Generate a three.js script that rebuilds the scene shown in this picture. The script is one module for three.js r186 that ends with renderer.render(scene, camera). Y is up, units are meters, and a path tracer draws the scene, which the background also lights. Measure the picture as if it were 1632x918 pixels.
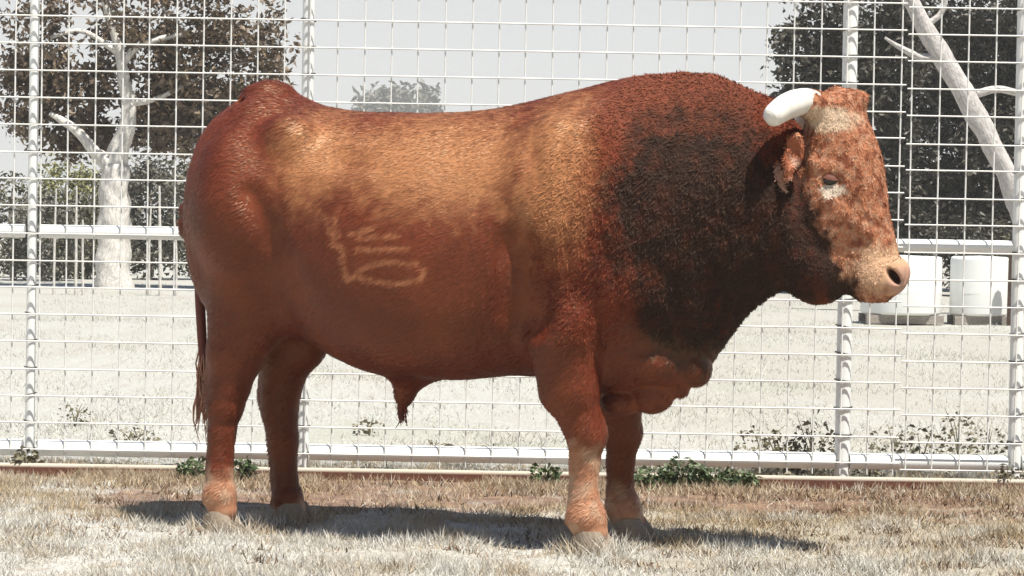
import * as THREE from 'three';
import { mergeGeometries } from 'three/addons/utils/BufferGeometryUtils.js';
import { ImprovedNoise } from 'three/addons/math/ImprovedNoise.js';

// ---------------------------------------------------------------- camera
const scene = new THREE.Scene();
const FOC = 3872, CX = 816, CY = 459;                    // focal length in photo pixels
const camera = new THREE.PerspectiveCamera(2 * Math.atan(459 / FOC) * 180 / Math.PI, 1632 / 918, 0.1, 4000);
camera.position.set(0, 1.0, 8);
camera.rotation.order = 'YXZ';
camera.rotation.set(-Math.atan((459 - 366) / FOC), 0, 0.0166);
camera.updateMatrixWorld(true);
scene.add(camera);

// ---------------------------------------------------------------- sky, sun, exposure
const renderer = new THREE.WebGLRenderer({ antialias: true });
renderer.setSize(1024, 576);
renderer.toneMapping = THREE.LinearToneMapping;
renderer.toneMappingExposure = 1.6;
renderer.shadowMap.enabled = true;
{
  const W = 128, H = 64, d = new Float32Array(W * H * 4);
  for (let j = 0; j < H; j++) {
    const el = Math.sin(((j + 0.5) / H - 0.5) * Math.PI);
    const t = el > 0 ? 1 - Math.exp(-el * el / 0.09) : 0;
    for (let i = 0; i < W; i++) {
      const k = (j * W + i) * 4;
      d[k] = 0.535 + (0.07 - 0.535) * t; d[k + 1] = 0.54 + (0.12 - 0.54) * t; d[k + 2] = 0.53 + (0.22 - 0.53) * t; d[k + 3] = 1;
    }
  }
  const sky = new THREE.DataTexture(d, W, H, THREE.RGBAFormat, THREE.FloatType);
  sky.mapping = THREE.EquirectangularReflectionMapping; sky.magFilter = THREE.LinearFilter; sky.needsUpdate = true;
  scene.background = sky; scene.environment = sky;
}
const sun = new THREE.DirectionalLight(new THREE.Color().setRGB(1, 0.95, 0.86), 5);
sun.position.set(0.24 * 20, 20, 0.34 * 20); sun.castShadow = true; sun.shadow.radius = 1.2;
Object.assign(sun.shadow.camera, { left: -9, right: 9, top: 9, bottom: -9, near: 1, far: 90 });
sun.shadow.mapSize.set(4096, 4096);
scene.add(sun, sun.target);

// ---------------------------------------------------------------- helpers
let seed = 12345;
const rnd = () => { seed = (seed + 0x6D2B79F5) | 0; let t = Math.imul(seed ^ (seed >>> 15), 1 | seed); t = (t + Math.imul(t ^ (t >>> 7), 61 | t)) ^ t; return ((t ^ (t >>> 14)) >>> 0) / 4294967296; };
const rr = (a, b) => a + (b - a) * rnd();
const PN = new ImprovedNoise();
const noise = (x, y, z) => PN.noise(x + 100.3, y + 57.7, z + 31.1);
const fbm = (x, y, z) => noise(x, y, z) * 0.57 + noise(x * 2.1, y * 2.1, z * 2.1) * 0.29 + noise(x * 4.3, y * 4.3, z * 4.3) * 0.14;
const sst = (a, b, x) => { const t = Math.min(1, Math.max(0, (x - a) / (b - a))); return t * t * (3 - 2 * t); };
const mix = (a, b, t) => a + (b - a) * t;
const mix3 = (a, b, t) => [mix(a[0], b[0], t), mix(a[1], b[1], t), mix(a[2], b[2], t)];
const V = (x, y, z) => new THREE.Vector3(x, y, z);
const rayDir = (px, py) => V((px - CX) / FOC, -(py - CY) / FOC, -1).transformDirection(camera.matrixWorld);
const at = (px, py, z) => { const d = rayDir(px, py), o = camera.position; return o.clone().addScaledVector(d, (z - o.z) / d.z); };
const pxAt = (z) => (8 - z) / FOC;                        // metres per photo pixel at depth z
const used = {};
const numbered = (n) => { const k = used[n] = (used[n] ?? -1) + 1; return k ? `${n}_${String(k).padStart(3, '0')}` : n; };
const shade = (o) => { o.traverse((m) => { if (m.isMesh) { m.castShadow = true; m.receiveShadow = true; } }); return o; };
function tag(o, label, category, group, kind) {
  o.userData.label = label; if (category) o.userData.category = category;
  if (group) o.userData.group = group; if (kind) o.userData.kind = kind; return o;
}
function thing(name, label, category, pos = [0, 0, 0], group) {
  const g = new THREE.Group(); g.name = numbered(name); g.position.set(...pos); scene.add(g);
  return tag(g, label, category, group);
}
function part(name, geo, mat, parent) { const m = new THREE.Mesh(geo, mat); m.name = name; parent.add(m); m.castShadow = m.receiveShadow = true; return m; }
const lin = (r, g, b) => new THREE.Color().setRGB(r, g, b);
function tex(w, h, fn, srgb = false, rx = 1, ry = 1) {
  const d = new Uint8Array(w * h * 4);
  for (let j = 0; j < h; j++) for (let i = 0; i < w; i++) { const c = fn(i / w, j / h, i, j), k = (j * w + i) * 4; for (let q = 0; q < 3; q++) d[k + q] = Math.max(0, Math.min(255, Math.round(255 * (c.length ? c[q] : c)))); d[k + 3] = 255; }
  const t = new THREE.DataTexture(d, w, h); t.wrapS = t.wrapT = THREE.RepeatWrapping; t.magFilter = THREE.LinearFilter; t.minFilter = THREE.LinearMipmapLinearFilter; t.generateMipmaps = true;
  if (srgb) t.colorSpace = THREE.SRGBColorSpace; t.repeat.set(rx, ry); t.needsUpdate = true; return t;
}
// noise that tiles over the unit square
const tnoise = (u, v, f, s = 0) => { const a = u * 2 * Math.PI, b = v * 2 * Math.PI, r = f / (2 * Math.PI); return noise(Math.cos(a) * r + s, Math.sin(a) * r + Math.cos(b) * r * 0.7, Math.sin(b) * r + s * 1.7); };
// tube with a radius for each point
function tube(pts, radii, seg = 8, steps = 24, wob = 0) {
  const c = new THREE.CatmullRomCurve3(pts), pos = [], idx = [], uv = [];
  const fr = c.computeFrenetFrames(steps, false);
  let len = c.getLength();
  for (let i = 0; i <= steps; i++) {
    const t = i / steps, p = c.getPoint(t), k = t * (radii.length - 1), k0 = Math.min(radii.length - 2, Math.floor(k)), r = mix(radii[k0], radii[k0 + 1], k - k0);
    for (let j = 0; j <= seg; j++) {
      const a = (j % seg) / seg * Math.PI * 2, rw = r * (1 + wob * noise(Math.cos(a) * 1.3 + p.x, Math.sin(a) * 1.3 + p.y * 3, p.z));
      const q = p.clone().addScaledVector(fr.normals[i], Math.cos(a) * rw).addScaledVector(fr.binormals[i], Math.sin(a) * rw);
      pos.push(q.x, q.y, q.z); uv.push(j / seg * Math.max(0.3, r * 6.28), t * len);
    }
  }
  for (let i = 0; i < steps; i++) for (let j = 0; j < seg; j++) { const a = i * (seg + 1) + j, b = a + seg + 1; idx.push(a, b, a + 1, b, b + 1, a + 1); }
  for (const [e, o] of [[0, 0], [steps, 1]]) {            // caps
    const p = c.getPoint(e / steps), n = pos.length / 3; pos.push(p.x, p.y, p.z); uv.push(0, 0);
    for (let j = 0; j < seg; j++) { const a = e * (seg + 1) + j; o ? idx.push(a, n, a + 1) : idx.push(a, a + 1, n); }
  }
  const g = new THREE.BufferGeometry();
  g.setAttribute('position', new THREE.Float32BufferAttribute(pos, 3)); g.setAttribute('uv', new THREE.Float32BufferAttribute(uv, 2)); g.setIndex(idx); g.computeVertexNormals();
  return g;
}

// ---------------------------------------------------------------- materials
const grain = tex(512, 512, (u, v) => 0.8 + 0.35 * tnoise(u, v, 60) + 0.35 * tnoise(u, v, 150, 9) + 0.2 * (rnd() - 0.5), false, 1, 1);
const M = {
  white: new THREE.MeshStandardMaterial({ color: lin(0.78, 0.79, 0.77), roughness: 0.6 }),
  wire: new THREE.MeshStandardMaterial({ color: lin(0.74, 0.74, 0.71), roughness: 0.5 }),
  tie: new THREE.MeshStandardMaterial({ color: lin(0.09, 0.08, 0.07), roughness: 0.7, metalness: 0.3 }),
  leaf: new THREE.MeshStandardMaterial({ color: 0xffffff, vertexColors: true, roughness: 0.55 }),
};

// ---------------------------------------------------------------- ground
const FZ = -1.7;                                          // the fence line
const groundH = (x, z) => {
  let h = 0.012 * fbm(x * 1.7, z * 1.7, 3) + 0.010 * noise(x * 7, z * 7, 8);
  if (z < FZ - 0.5) h += 0.05 * sst(0.5, 4, FZ - z) * fbm(x * 0.35, z * 0.2, 5);
  return h;
};
// bare soil shows between the straw in a band along the fence: patches with their own outline
const bare = (x, z) => {
  const n = fbm(x * 1.3 + 4, z * 2.2, 11) + 0.7 * fbm(x * 5, z * 8, 13);
  const band = sst(-2.3, -1.55, z) * (1 - sst(-0.75, -0.1, z + 0.05 * x)) * sst(-1.75, -1.15, x);
  return sst(0.22, 0.55, band * 0.62 + n * 0.6) * sst(0, 0.1, band);
};
{
  const xs = [], zs = [];
  for (let x = -3.2; x <= 3.2; x += 0.02) xs.push(x);
  for (let x = 3.4, s = 0.2; x < 700; x += s, s *= 1.18) { xs.push(x); xs.unshift(-x); }
  for (let z = 1.8; z >= -3.5; z -= 0.018) zs.push(z);
  for (let z = -3.6, s = 0.1; z > -700; z -= s, s *= 1.07) zs.push(z);
  for (let z = 2.0, s = 0.2; z < 300; z += s, s *= 1.25) zs.unshift(z);
  const pos = [], col = [], uv = [], idx = [];
  for (const z of zs) for (const x of xs) {
    pos.push(x, groundH(x, z), z); uv.push(x / 0.7, z / 0.7);
    const b = bare(x, z), g = fbm(x * 0.6, z * 0.35, 21), k = fbm(x * 12, z * 16, 17);
    let c = mix3([0.40, 0.36, 0.28], [0.52, 0.51, 0.475], sst(-0.3, 0.2, g + 0.35 * (0.4 - sst(-1.6, 1.2, x))));
    c = mix3(c, [0.27, 0.19, 0.115], sst(0.0, 0.5, k) * 0.75);
    c = mix3(c, mix3([0.15, 0.072, 0.042], [0.27, 0.16, 0.095], sst(-0.25, 0.25, k)), b * 0.9);
    if (z < FZ - 0.1) c = mix3(c, [0.46, 0.455, 0.415], 0.7);
    if (z < FZ) c = mix3(c, [0.40, 0.41, 0.34], sst(0.1, 0.45, fbm(x * 0.5, z * 0.3, 33)) * 0.6);
    col.push(...c);
  }
  const W = xs.length;
  for (let j = 0; j < zs.length - 1; j++) for (let i = 0; i < W - 1; i++) { const a = j * W + i; idx.push(a, a + 1, a + W, a + 1, a + W + 1, a + W); }
  const g = new THREE.BufferGeometry();
  g.setAttribute('position', new THREE.Float32BufferAttribute(pos, 3)); g.setAttribute('uv', new THREE.Float32BufferAttribute(uv, 2));
  g.setAttribute('color', new THREE.Float32BufferAttribute(col, 3)); g.setIndex(idx); g.computeVertexNormals();
  if (g.attributes.normal.getY(0) < 0) { for (let i = 0; i < idx.length; i += 3) { const t = idx[i]; idx[i] = idx[i + 1]; idx[i + 1] = t; } g.setIndex(idx); g.computeVertexNormals(); }
  const m = part('ground', g, new THREE.MeshStandardMaterial({ vertexColors: true, map: grain, roughness: 1 }), scene);
  tag(m, 'pale dry paddock ground with straw and bare reddish soil', null, null, 'structure');
}

// ---------------------------------------------------------------- mesh fence
{
  const f = thing('mesh_fence', 'white pipe and square wire mesh fence behind the bull', 'fence', [0, 0, FZ]);
  const toF = (px, py) => { const p = at(px, py, FZ); return [p.x, p.y]; };
  const pipe = (name, x0, y0, x1, y1, r, z = 0, mat = M.white) => {
    const L = Math.hypot(x1 - x0, y1 - y0), g = new THREE.CylinderGeometry(r, r, L, 16);
    const m = part(name, g, mat, f); m.position.set((x0 + x1) / 2, (y0 + y1) / 2, z); m.rotation.z = -Math.atan2(x1 - x0, y1 - y0); return m;
  };
  const TOP = 2.35, postPx = [48, 485, 1350, 1626], posts = [];
  for (const [i, px] of postPx.entries()) { const x = toF(px, 420)[0]; posts.push(x); pipe('post', x, -0.05, x, TOP + 0.02, [0.019, 0.024, 0.030, 0.026][i], -0.035); }
  const midY = toF(816, 381)[1], botY = toF(816, 727)[1];
  const ends = [posts[0] - 1.2, ...posts, posts[3] + 1.2];
  for (let k = 0; k < ends.length - 1; k++) {
    const gap = 0.03, a = ends[k] + gap, b = ends[k + 1] - gap;
    pipe('rail', a, midY, b, midY, 0.027, -0.035); pipe('rail', a, botY, b, botY, 0.033, -0.035); pipe('rail', a, TOP, b, TOP, 0.027, -0.035);
  }
  for (const px of [-440, 2080]) { const x = toF(px, 420)[0]; pipe('post', x, -0.05, x, TOP + 0.02, 0.026, -0.035); }
  // two sheets of welded mesh; every wire is a piece of its own
  const wg = {};
  const wire = (x0, y0, x1, y1, z, r = 0.0034) => {
    const L = Math.hypot(x1 - x0, y1 - y0), key = L.toFixed(2);
    wg[key] ??= new THREE.CylinderGeometry(r, r, L, 6, 1);
    const m = part('wire', wg[key], M.wire, f); m.position.set((x0 + x1) / 2, (y0 + y1) / 2, z); m.rotation.z = -Math.atan2(x1 - x0, y1 - y0);
  };
  const sheet = (pxA, step, n, back, rowPx, rowRef, z) => {
    const sp = step * pxAt(FZ), x0 = toF(pxA, 300)[0], xL = x0 - back * sp, xR = x0 + n * sp;
    for (let i = -back; i <= n; i++) wire(x0 + i * sp + rr(-0.003, 0.003), botY - 0.05, x0 + i * sp + rr(-0.004, 0.004), TOP, z);
    const yr = toF(rowRef, rowPx)[1], rs = 43.2 * pxAt(FZ);
    for (let j = -25; j < 25; j++) { const y = yr + j * rs; if (y < botY - 0.04 || y > TOP - 0.03) continue; wire(xL - 0.02, y + rr(-0.003, 0.003), xR + 0.02, y + rr(-0.003, 0.003), z + 0.0075); 
      for (const p of posts) if (p > xL && p < xR) { const t = part('wire_tie', tieG, M.tie, f); t.position.set(p, y + 0.004, -0.035); t.rotation.set(0, 0, rr(-0.25, 0.25)); t.scale.setScalar((p === posts[2] ? 0.036 : p === posts[0] ? 0.025 : 0.030)); } }
  };
  const tieG = new THREE.TorusGeometry(1, 0.09, 5, 18).rotateX(Math.PI / 2);
  sheet(65, 42.7, 32, 11, 29, 300, 0);
  sheet(1274, 43.9, 18, -4, 57, 1540, 0.012);
}
{ // ground beam
  const y = 0.0, b = thing('ground_beam', 'long rusty ground beam with a pale top edge at the foot of the mesh fence', 'beam', [0, 0, FZ + 0.12]);
  const rust = new THREE.MeshStandardMaterial({ color: lin(0.16, 0.06, 0.035), roughness: 0.9, map: grain });
  const g = new THREE.BoxGeometry(6.6, 0.06, 0.05); g.translate(0.1, 0.002, 0); part('face', g, rust, b);
  const t = new THREE.CylinderGeometry(0.012, 0.012, 6.6, 10).rotateZ(Math.PI / 2); t.translate(0.1, 0.036, 0.010);
  part('top_edge', t, new THREE.MeshStandardMaterial({ color: lin(0.5, 0.44, 0.36), roughness: 0.8 }), b);
}

// ---------------------------------------------------------------- bull
const YAW = 18 * Math.PI / 180, BO = V(0, 0, 0.19);
const bull = thing('bull', 'large red brown bull with white horn standing side on before the mesh fence', 'bull', BO.toArray());
bull.rotation.y = -YAW;
const fw = V(Math.cos(YAW), 0, Math.sin(YAW)), nw = V(-Math.sin(YAW), 0, Math.cos(YAW));
// a photo point on the bull's plane w -> local (u, y, w)
const L = (px, py, w = 0) => {
  const d = rayDir(px, py), o = camera.position, den = d.dot(nw);
  const t = (w - o.clone().sub(BO).dot(nw)) / den, p = o.clone().addScaledVector(d, t).sub(BO);
  return V(p.dot(fw), p.y, w);
};
const PX = 1 / 500;
const spl = (keys, x, q) => {                             // smooth interpolation (Catmull-Rom) of column q over sorted column 0
  const n = keys.length; if (x <= keys[0][0]) return keys[0][q]; if (x >= keys[n - 1][0]) return keys[n - 1][q];
  let i = 0; while (keys[i + 1][0] < x) i++;
  const p0 = keys[Math.max(0, i - 1)], p1 = keys[i], p2 = keys[i + 1], p3 = keys[Math.min(n - 1, i + 2)], h = p2[0] - p1[0], t = (x - p1[0]) / h;
  const m1 = (p2[q] - p0[q]) / (p2[0] - p0[0]) * h, m2 = (p3[q] - p1[q]) / (p3[0] - p1[0]) * h, t2 = t * t, t3 = t2 * t;
  return (2 * t3 - 3 * t2 + 1) * p1[q] + (t3 - 2 * t2 + t) * m1 + (-2 * t3 + 3 * t2) * p2[q] + (t3 - t2) * m2;
};
// torso: photo x, top y, bottom y, half width, widest y, exponent above, exponent below
const TORSO = [
  [322, 290, 410, 0.08, 345, 2, 2], [328, 240, 455, 0.165, 340, 2, 2], [345, 198, 495, 0.225, 330, 2, 2], [370, 172, 515, 0.26, 320, 1.9, 2], [400, 151, 528, 0.285, 310, 1.8, 2],
  [430, 138, 535, 0.30, 305, 1.7, 2], [470, 152, 540, 0.315, 310, 1.8, 2], [510, 167, 552, 0.335, 330, 2, 2], [560, 175, 576, 0.365, 380, 2.0, 2.2], [610, 179, 594, 0.39, 400, 2.0, 2.4], [660, 180, 602, 0.405, 412, 2.0, 2.5],
  [720, 178, 604, 0.41, 418, 2.0, 2.6], [780, 173, 601, 0.40, 415, 1.95, 2.6], [840, 163, 598, 0.38, 400, 1.9, 2.2], [900, 147, 605, 0.365, 375, 1.8, 1.9], [950, 134, 630, 0.36, 365, 1.7, 1.7], [1000, 124, 655, 0.345, 350, 1.65, 1.6],
  [1050, 118, 650, 0.315, 340, 1.65, 1.5], [1090, 118, 628, 0.285, 330, 1.7, 1.5], [1130, 122, 590, 0.25, 320, 1.7, 1.6], [1170, 133, 532, 0.225, 310, 1.8, 1.7], [1210, 150, 490, 0.20, 305, 1.9, 1.8], [1240, 168, 465, 0.17, 305, 2, 2], [1272, 205, 430, 0.12, 310, 2, 2], [1292, 255, 385, 0.06, 315, 2, 2],
].map(([x, a, b, hw, c, p, q]) => { const A = L(x, a), B = L(x, b), C = L(x, c); return [(A.x + B.x) / 2, A.y, B.y, hw, C.y, p, q]; });
const U0 = TORSO[0][0], U1 = TORSO[TORSO.length - 1][0];
const LUTN = 400, LUT = Array.from({ length: LUTN + 1 }, (_, i) => { const u = mix(U0, U1, i / LUTN); return [1, 2, 3, 4, 5, 6].map((q) => spl(TORSO, u, q)); });
function torso(u, y, w) {
  const uc = Math.min(U1, Math.max(U0, u)), s = LUT[Math.round((uc - U0) / (U1 - U0) * LUTN)];
  const top = y > s[3], hy = Math.max(0.004, top ? s[0] - s[3] : s[3] - s[1]), e = top ? s[4] : s[5];
  const a = Math.abs(y - s[3]), b = Math.abs(w), k = Math.pow(Math.pow(a / hy, e) + Math.pow(b / s[2], e), 1 / e), len = Math.hypot(a, b);
  let d = k < 1e-4 ? -Math.min(hy, s[2]) : len * (1 - 1 / k);
  if (d < -Math.min(hy, s[2])) d = -Math.min(hy, s[2]);
  return u === uc ? d : Math.hypot(Math.max(d, 0), u - uc) + Math.min(d, 0);
}
// head: photo y, back x, front x, half width
const HEAD = [[148, 1318, 1344, 0.03], [152, 1306, 1362, 0.06], [163, 1296, 1374, 0.092], [185, 1288, 1380, 0.105], [210, 1280, 1391, 0.115], [250, 1274, 1405, 0.122], [290, 1274, 1412, 0.12], [330, 1282, 1416, 0.105], [370, 1300, 1423, 0.088], [405, 1325, 1431, 0.08], [430, 1340, 1438, 0.083], [455, 1352, 1440, 0.08], [466, 1356, 1432, 0.07], [474, 1364, 1420, 0.05]]
  .map(([y, a, b, hw]) => { const A = L(a, y), B = L(b, y); return [-(A.y + B.y) / 2, A.x, B.x, hw]; });
function headF(u, y, w) {
  const q = Math.min(HEAD[HEAD.length - 1][0], Math.max(HEAD[0][0], -y));
  const x0 = spl(HEAD, q, 1), x1 = spl(HEAD, q, 2), hw = spl(HEAD, q, 3), c = (x0 + x1) / 2, h = (x1 - x0) / 2, e = 2.35;
  const a = Math.abs(u - c), b = Math.abs(w), k = Math.pow(Math.pow(a / h, e) + Math.pow(b / hw, e), 1 / e);
  let d = k < 1e-4 ? -Math.min(h, hw) : Math.hypot(a, b) * (1 - 1 / k);
  d = Math.max(d, -Math.min(h, hw));
  return -y === q ? d * 0.95 : Math.hypot(Math.max(d, 0), -y - q) + Math.max(d, -0.012) * (d < 0 ? 1 : 0);
}
const prims = [], cuts = [];
const ell = (px, py, w, ru, ry, rw, k = 0.05, rot = 0, both = false, list = prims) => {   // ru, ry in photo pixels, rw in metres
  const c = L(px, py, w); list.push({ t: 0, c, r: [ru * PX, ry * PX, rw], k, cs: Math.cos(rot), sn: Math.sin(rot), R: Math.max(ru * PX, ry * PX, rw) });
  if (both) list.push({ t: 0, c: V(c.x, c.y, -c.z), r: [ru * PX, ry * PX, rw], k, cs: Math.cos(rot), sn: Math.sin(rot), R: Math.max(ru * PX, ry * PX, rw) });
};
const cone = (a, b, k = 0.03, both = false, list = prims) => { // [px, py, w, radius px]
  const A = L(a[0], a[1], a[2]), B = L(b[0], b[1], b[2]);
  list.push({ t: 1, A, B, ra: a[3] * PX, rb: b[3] * PX, k }); if (both) list.push({ t: 1, A: V(A.x, A.y, -A.z), B: V(B.x, B.y, -B.z), ra: a[3] * PX, rb: b[3] * PX, k });
};
const chain = (pts, k = 0.025) => { for (let i = 0; i < pts.length - 1; i++) cone(pts[i], pts[i + 1], i ? k : 0.06); };
// rump, hips, tail head
ell(425, 150, 0, 42, 20, 0.055, 0.05); ell(462, 222, 0.235, 42, 36, 0.06, 0.06, 0, true);
// near thigh and leg
ell(388, 335, 0.215, 82, 120, 0.15, 0.07, 0.05); ell(428, 470, 0.13, 52, 85, 0.10, 0.06, -0.2);
chain([[396, 470, 0.125, 68], [376, 560, 0.145, 47], [366, 615, 0.15, 33], [360, 646, 0.152, 29], [354, 690, 0.158, 22], [351, 755, 0.168, 19.5], [350, 788, 0.17, 27], [354, 812, 0.17, 25]], 0.016);
cone([345, 560, 0.15, 15], [337, 622, 0.152, 12], 0.02); ell(338, 632, 0.152, 12, 18, 0.024, 0.014); cone([340, 640, 0.155, 9], [338, 770, 0.17, 9], 0.012); ell(330, 800, 0.185, 9, 8, 0.014, 0.008); ell(330, 800, 0.155, 9, 8, 0.014, 0.008); ell(352, 652, 0.178, 20, 18, 0.018, 0.03);
// far thigh and leg
ell(440, 370, -0.15, 84, 160, 0.15, 0.07); 
chain([[462, 480, -0.16, 72], [457, 560, -0.16, 49], [448, 625, -0.16, 33], [446, 655, -0.16, 30], [451, 700, -0.155, 24], [456, 762, -0.15, 20], [458, 792, -0.15, 26], [465, 812, -0.15, 25]], 0.016);
cone([432, 570, -0.16, 15], [421, 630, -0.16, 12], 0.02); ell(424, 640, -0.16, 12, 18, 0.024, 0.014); cone([428, 645, -0.16, 9], [440, 775, -0.155, 9], 0.012); ell(438, 802, -0.14, 9, 8, 0.014, 0.008); ell(490, 540, -0.15, 34, 46, 0.07, 0.05);
// near shoulder and fore leg
ell(905, 345, 0.235, 95, 150, 0.125, 0.09, 0.06); ell(966, 330, 0.215, 52, 135, 0.09, 0.06, 0.04); ell(985, 455, 0.19, 75, 62, 0.10, 0.06);
ell(898, 498, 0.25, 58, 66, 0.095, 0.05); ell(908, 510, 0.318, 24, 30, 0.035, 0.035);
chain([[898, 540, 0.24, 54], [908, 620, 0.225, 45], [926, 668, 0.21, 31], [935, 696, 0.205, 29], [933, 738, 0.20, 22], [932, 795, 0.20, 22], [934, 824, 0.20, 30], [942, 850, 0.20, 27]], 0.016); ell(912, 832, 0.215, 9, 8, 0.014, 0.008); ell(912, 832, 0.185, 9, 8, 0.014, 0.008); ell(926, 690, 0.252, 18, 24, 0.02, 0.02); cone([918, 720, 0.20, 9], [916, 810, 0.20, 9], 0.012); cone([880, 560, 0.29, 16], [915, 650, 0.255, 12], 0.02);
ell(947, 690, 0.205, 16, 26, 0.035, 0.02);
// far shoulder and fore leg
ell(965, 345, -0.21, 95, 150, 0.125, 0.08); ell(960, 500, -0.2, 62, 70, 0.09, 0.05);
chain([[975, 570, -0.16, 52], [985, 640, -0.165, 40], [993, 690, -0.17, 32], [989, 735, -0.175, 22], [988, 782, -0.18, 21], [992, 806, -0.18, 28], [1001, 828, -0.18, 26]], 0.016);
// brisket folds, dewlap
ell(1020, 560, 0.03, 95, 50, 0.17, 0.03, -0.35); ell(1040, 625, 0.06, 36, 34, 0.06, 0.012, 0.4); ell(990, 640, 0.07, 34, 22, 0.06, 0.012); ell(1105, 580, 0.03, 27, 36, 0.075, 0.012, 0.4); ell(1078, 600, 0.05, 20, 34, 0.05, 0.012, 0.3);
// sheath
cone([655, 590, 0, 42], [646, 625, 0, 17], 0.05); cone([646, 625, 0, 17], [642, 648, 0, 7], 0.02);
// jaw, throat, cheek
ell(1302, 412, 0, 56, 68, 0.095, 0.05, 0.2); cone([1250, 380, 0, 75], [1300, 430, 0, 46], 0.05);
ell(1310, 330, 0.075, 40, 60, 0.045, 0.03, 0.2, true);
// brow, cheek ridge, poll, muzzle, lips
const both = true;
cone([1300, 262, 0.105, 11], [1348, 274, 0.098, 10], 0.018, both); cone([1318, 318, 0.105, 9], [1385, 372, 0.075, 7], 0.02, both);
ell(1345, 162, 0.0, 38, 16, 0.075, 0.03, 0.2); ell(1405, 445, 0.045, 34, 28, 0.045, 0.02, 0.2, true); ell(1388, 463, 0, 36, 13, 0.062, 0.014);
ell(1428, 432, 0.042, 15, 20, 0.028, 0.012, 0.3, true);
cone([1304, 172, 0.06, 24], [1288, 166, 0.11, 22], 0.02, both);
// ears
ell(1264, 240, 0.15, 17, 32, 0.032, 0.012, -0.12, true); cone([1258, 255, 0.165, 14], [1257, 286, 0.18, 5], 0.012, true);
// hollows and grooves cut into the body
const hollow = (...a) => ell(...a, false, cuts);
{ const h = cuts.length; hollow(532, 244, 0.375, 52, 27, 0.085, 0.05, 0); const c = cuts[h]; cuts.push({ ...c, c: V(c.c.x, c.c.y, -c.c.z) }); }
cone([400, 310, 0.36, 12], [430, 390, 0.36, 16], 0.05, true, cuts); cone([430, 390, 0.36, 16], [470, 480, 0.35, 22], 0.05, true, cuts);
cone([812, 345, 0.415, 14], [820, 400, 0.40, 30], 0.06, true, cuts); cone([820, 400, 0.40, 30], [830, 500, 0.38, 42], 0.06, true, cuts);
cone([842, 190, 0.30, 9], [838, 300, 0.42, 10], 0.05, true, cuts);
cone([945, 230, 0.36, 8], [930, 400, 0.40, 9], 0.05, true, cuts);
cone([1008, 260, 0.335, 10], [1000, 420, 0.35, 12], 0.06, true, cuts);
hollow(1322, 288, 0.142, 17, 13, 0.03, 0.012, 0.1); hollow(1322, 288, -0.142, 17, 13, 0.03, 0.012, 0.1);
for (const q of [1, -1]) { const c = L(1424, 441, 0.076); cuts.push({ t: 0, c: V(c.x, c.y, q * c.z), r: [0.014, 0.033, 0.034], k: 0.006, cs: Math.cos(0.65), sn: Math.sin(0.65) }); }
for (const q of [1, -1]) { const c = L(1266, 240, 0.180); cuts.push({ t: 0, c: V(c.x, c.y, q * c.z), r: [0.018, 0.046, 0.026], k: 0.008, cs: Math.cos(-0.12), sn: Math.sin(-0.12) }); }
cone([1360, 456, 0.092, 5], [1400, 464, 0.086, 5], 0.006, true, cuts); cone([1400, 464, 0.086, 5], [1434, 463, 0.06, 4.5], 0.006, true, cuts);
hollow(392, 168, 0.06, 12, 10, 0.04, 0.02, 0);
const dPrim = (p, u, y, w) => {
  if (p.t === 0) {
    const dx = u - p.c.x, dy = y - p.c.y, dz = w - p.c.z, x = dx * p.cs + dy * p.sn, v = dy * p.cs - dx * p.sn;
    const r = p.r, k0 = Math.hypot(x / r[0], v / r[1], dz / r[2]); if (k0 < 1e-4) return -Math.min(...r);
    const k1 = Math.hypot(x / (r[0] * r[0]), v / (r[1] * r[1]), dz / (r[2] * r[2])); return k0 * (k0 - 1) / k1;
  }
  const ax = p.B.x - p.A.x, ay = p.B.y - p.A.y, az = p.B.z - p.A.z, bx = u - p.A.x, by = y - p.A.y, bz = w - p.A.z;
  const t = Math.max(0, Math.min(1, (ax * bx + ay * by + az * bz) / (ax * ax + ay * ay + az * az)));
  return Math.hypot(bx - ax * t, by - ay * t, bz - az * t) - mix(p.ra, p.rb, t);
};
const smin = (a, b, k) => { const h = Math.max(k - Math.abs(a - b), 0) / k; return Math.min(a, b) - h * h * k * 0.25; };
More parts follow.
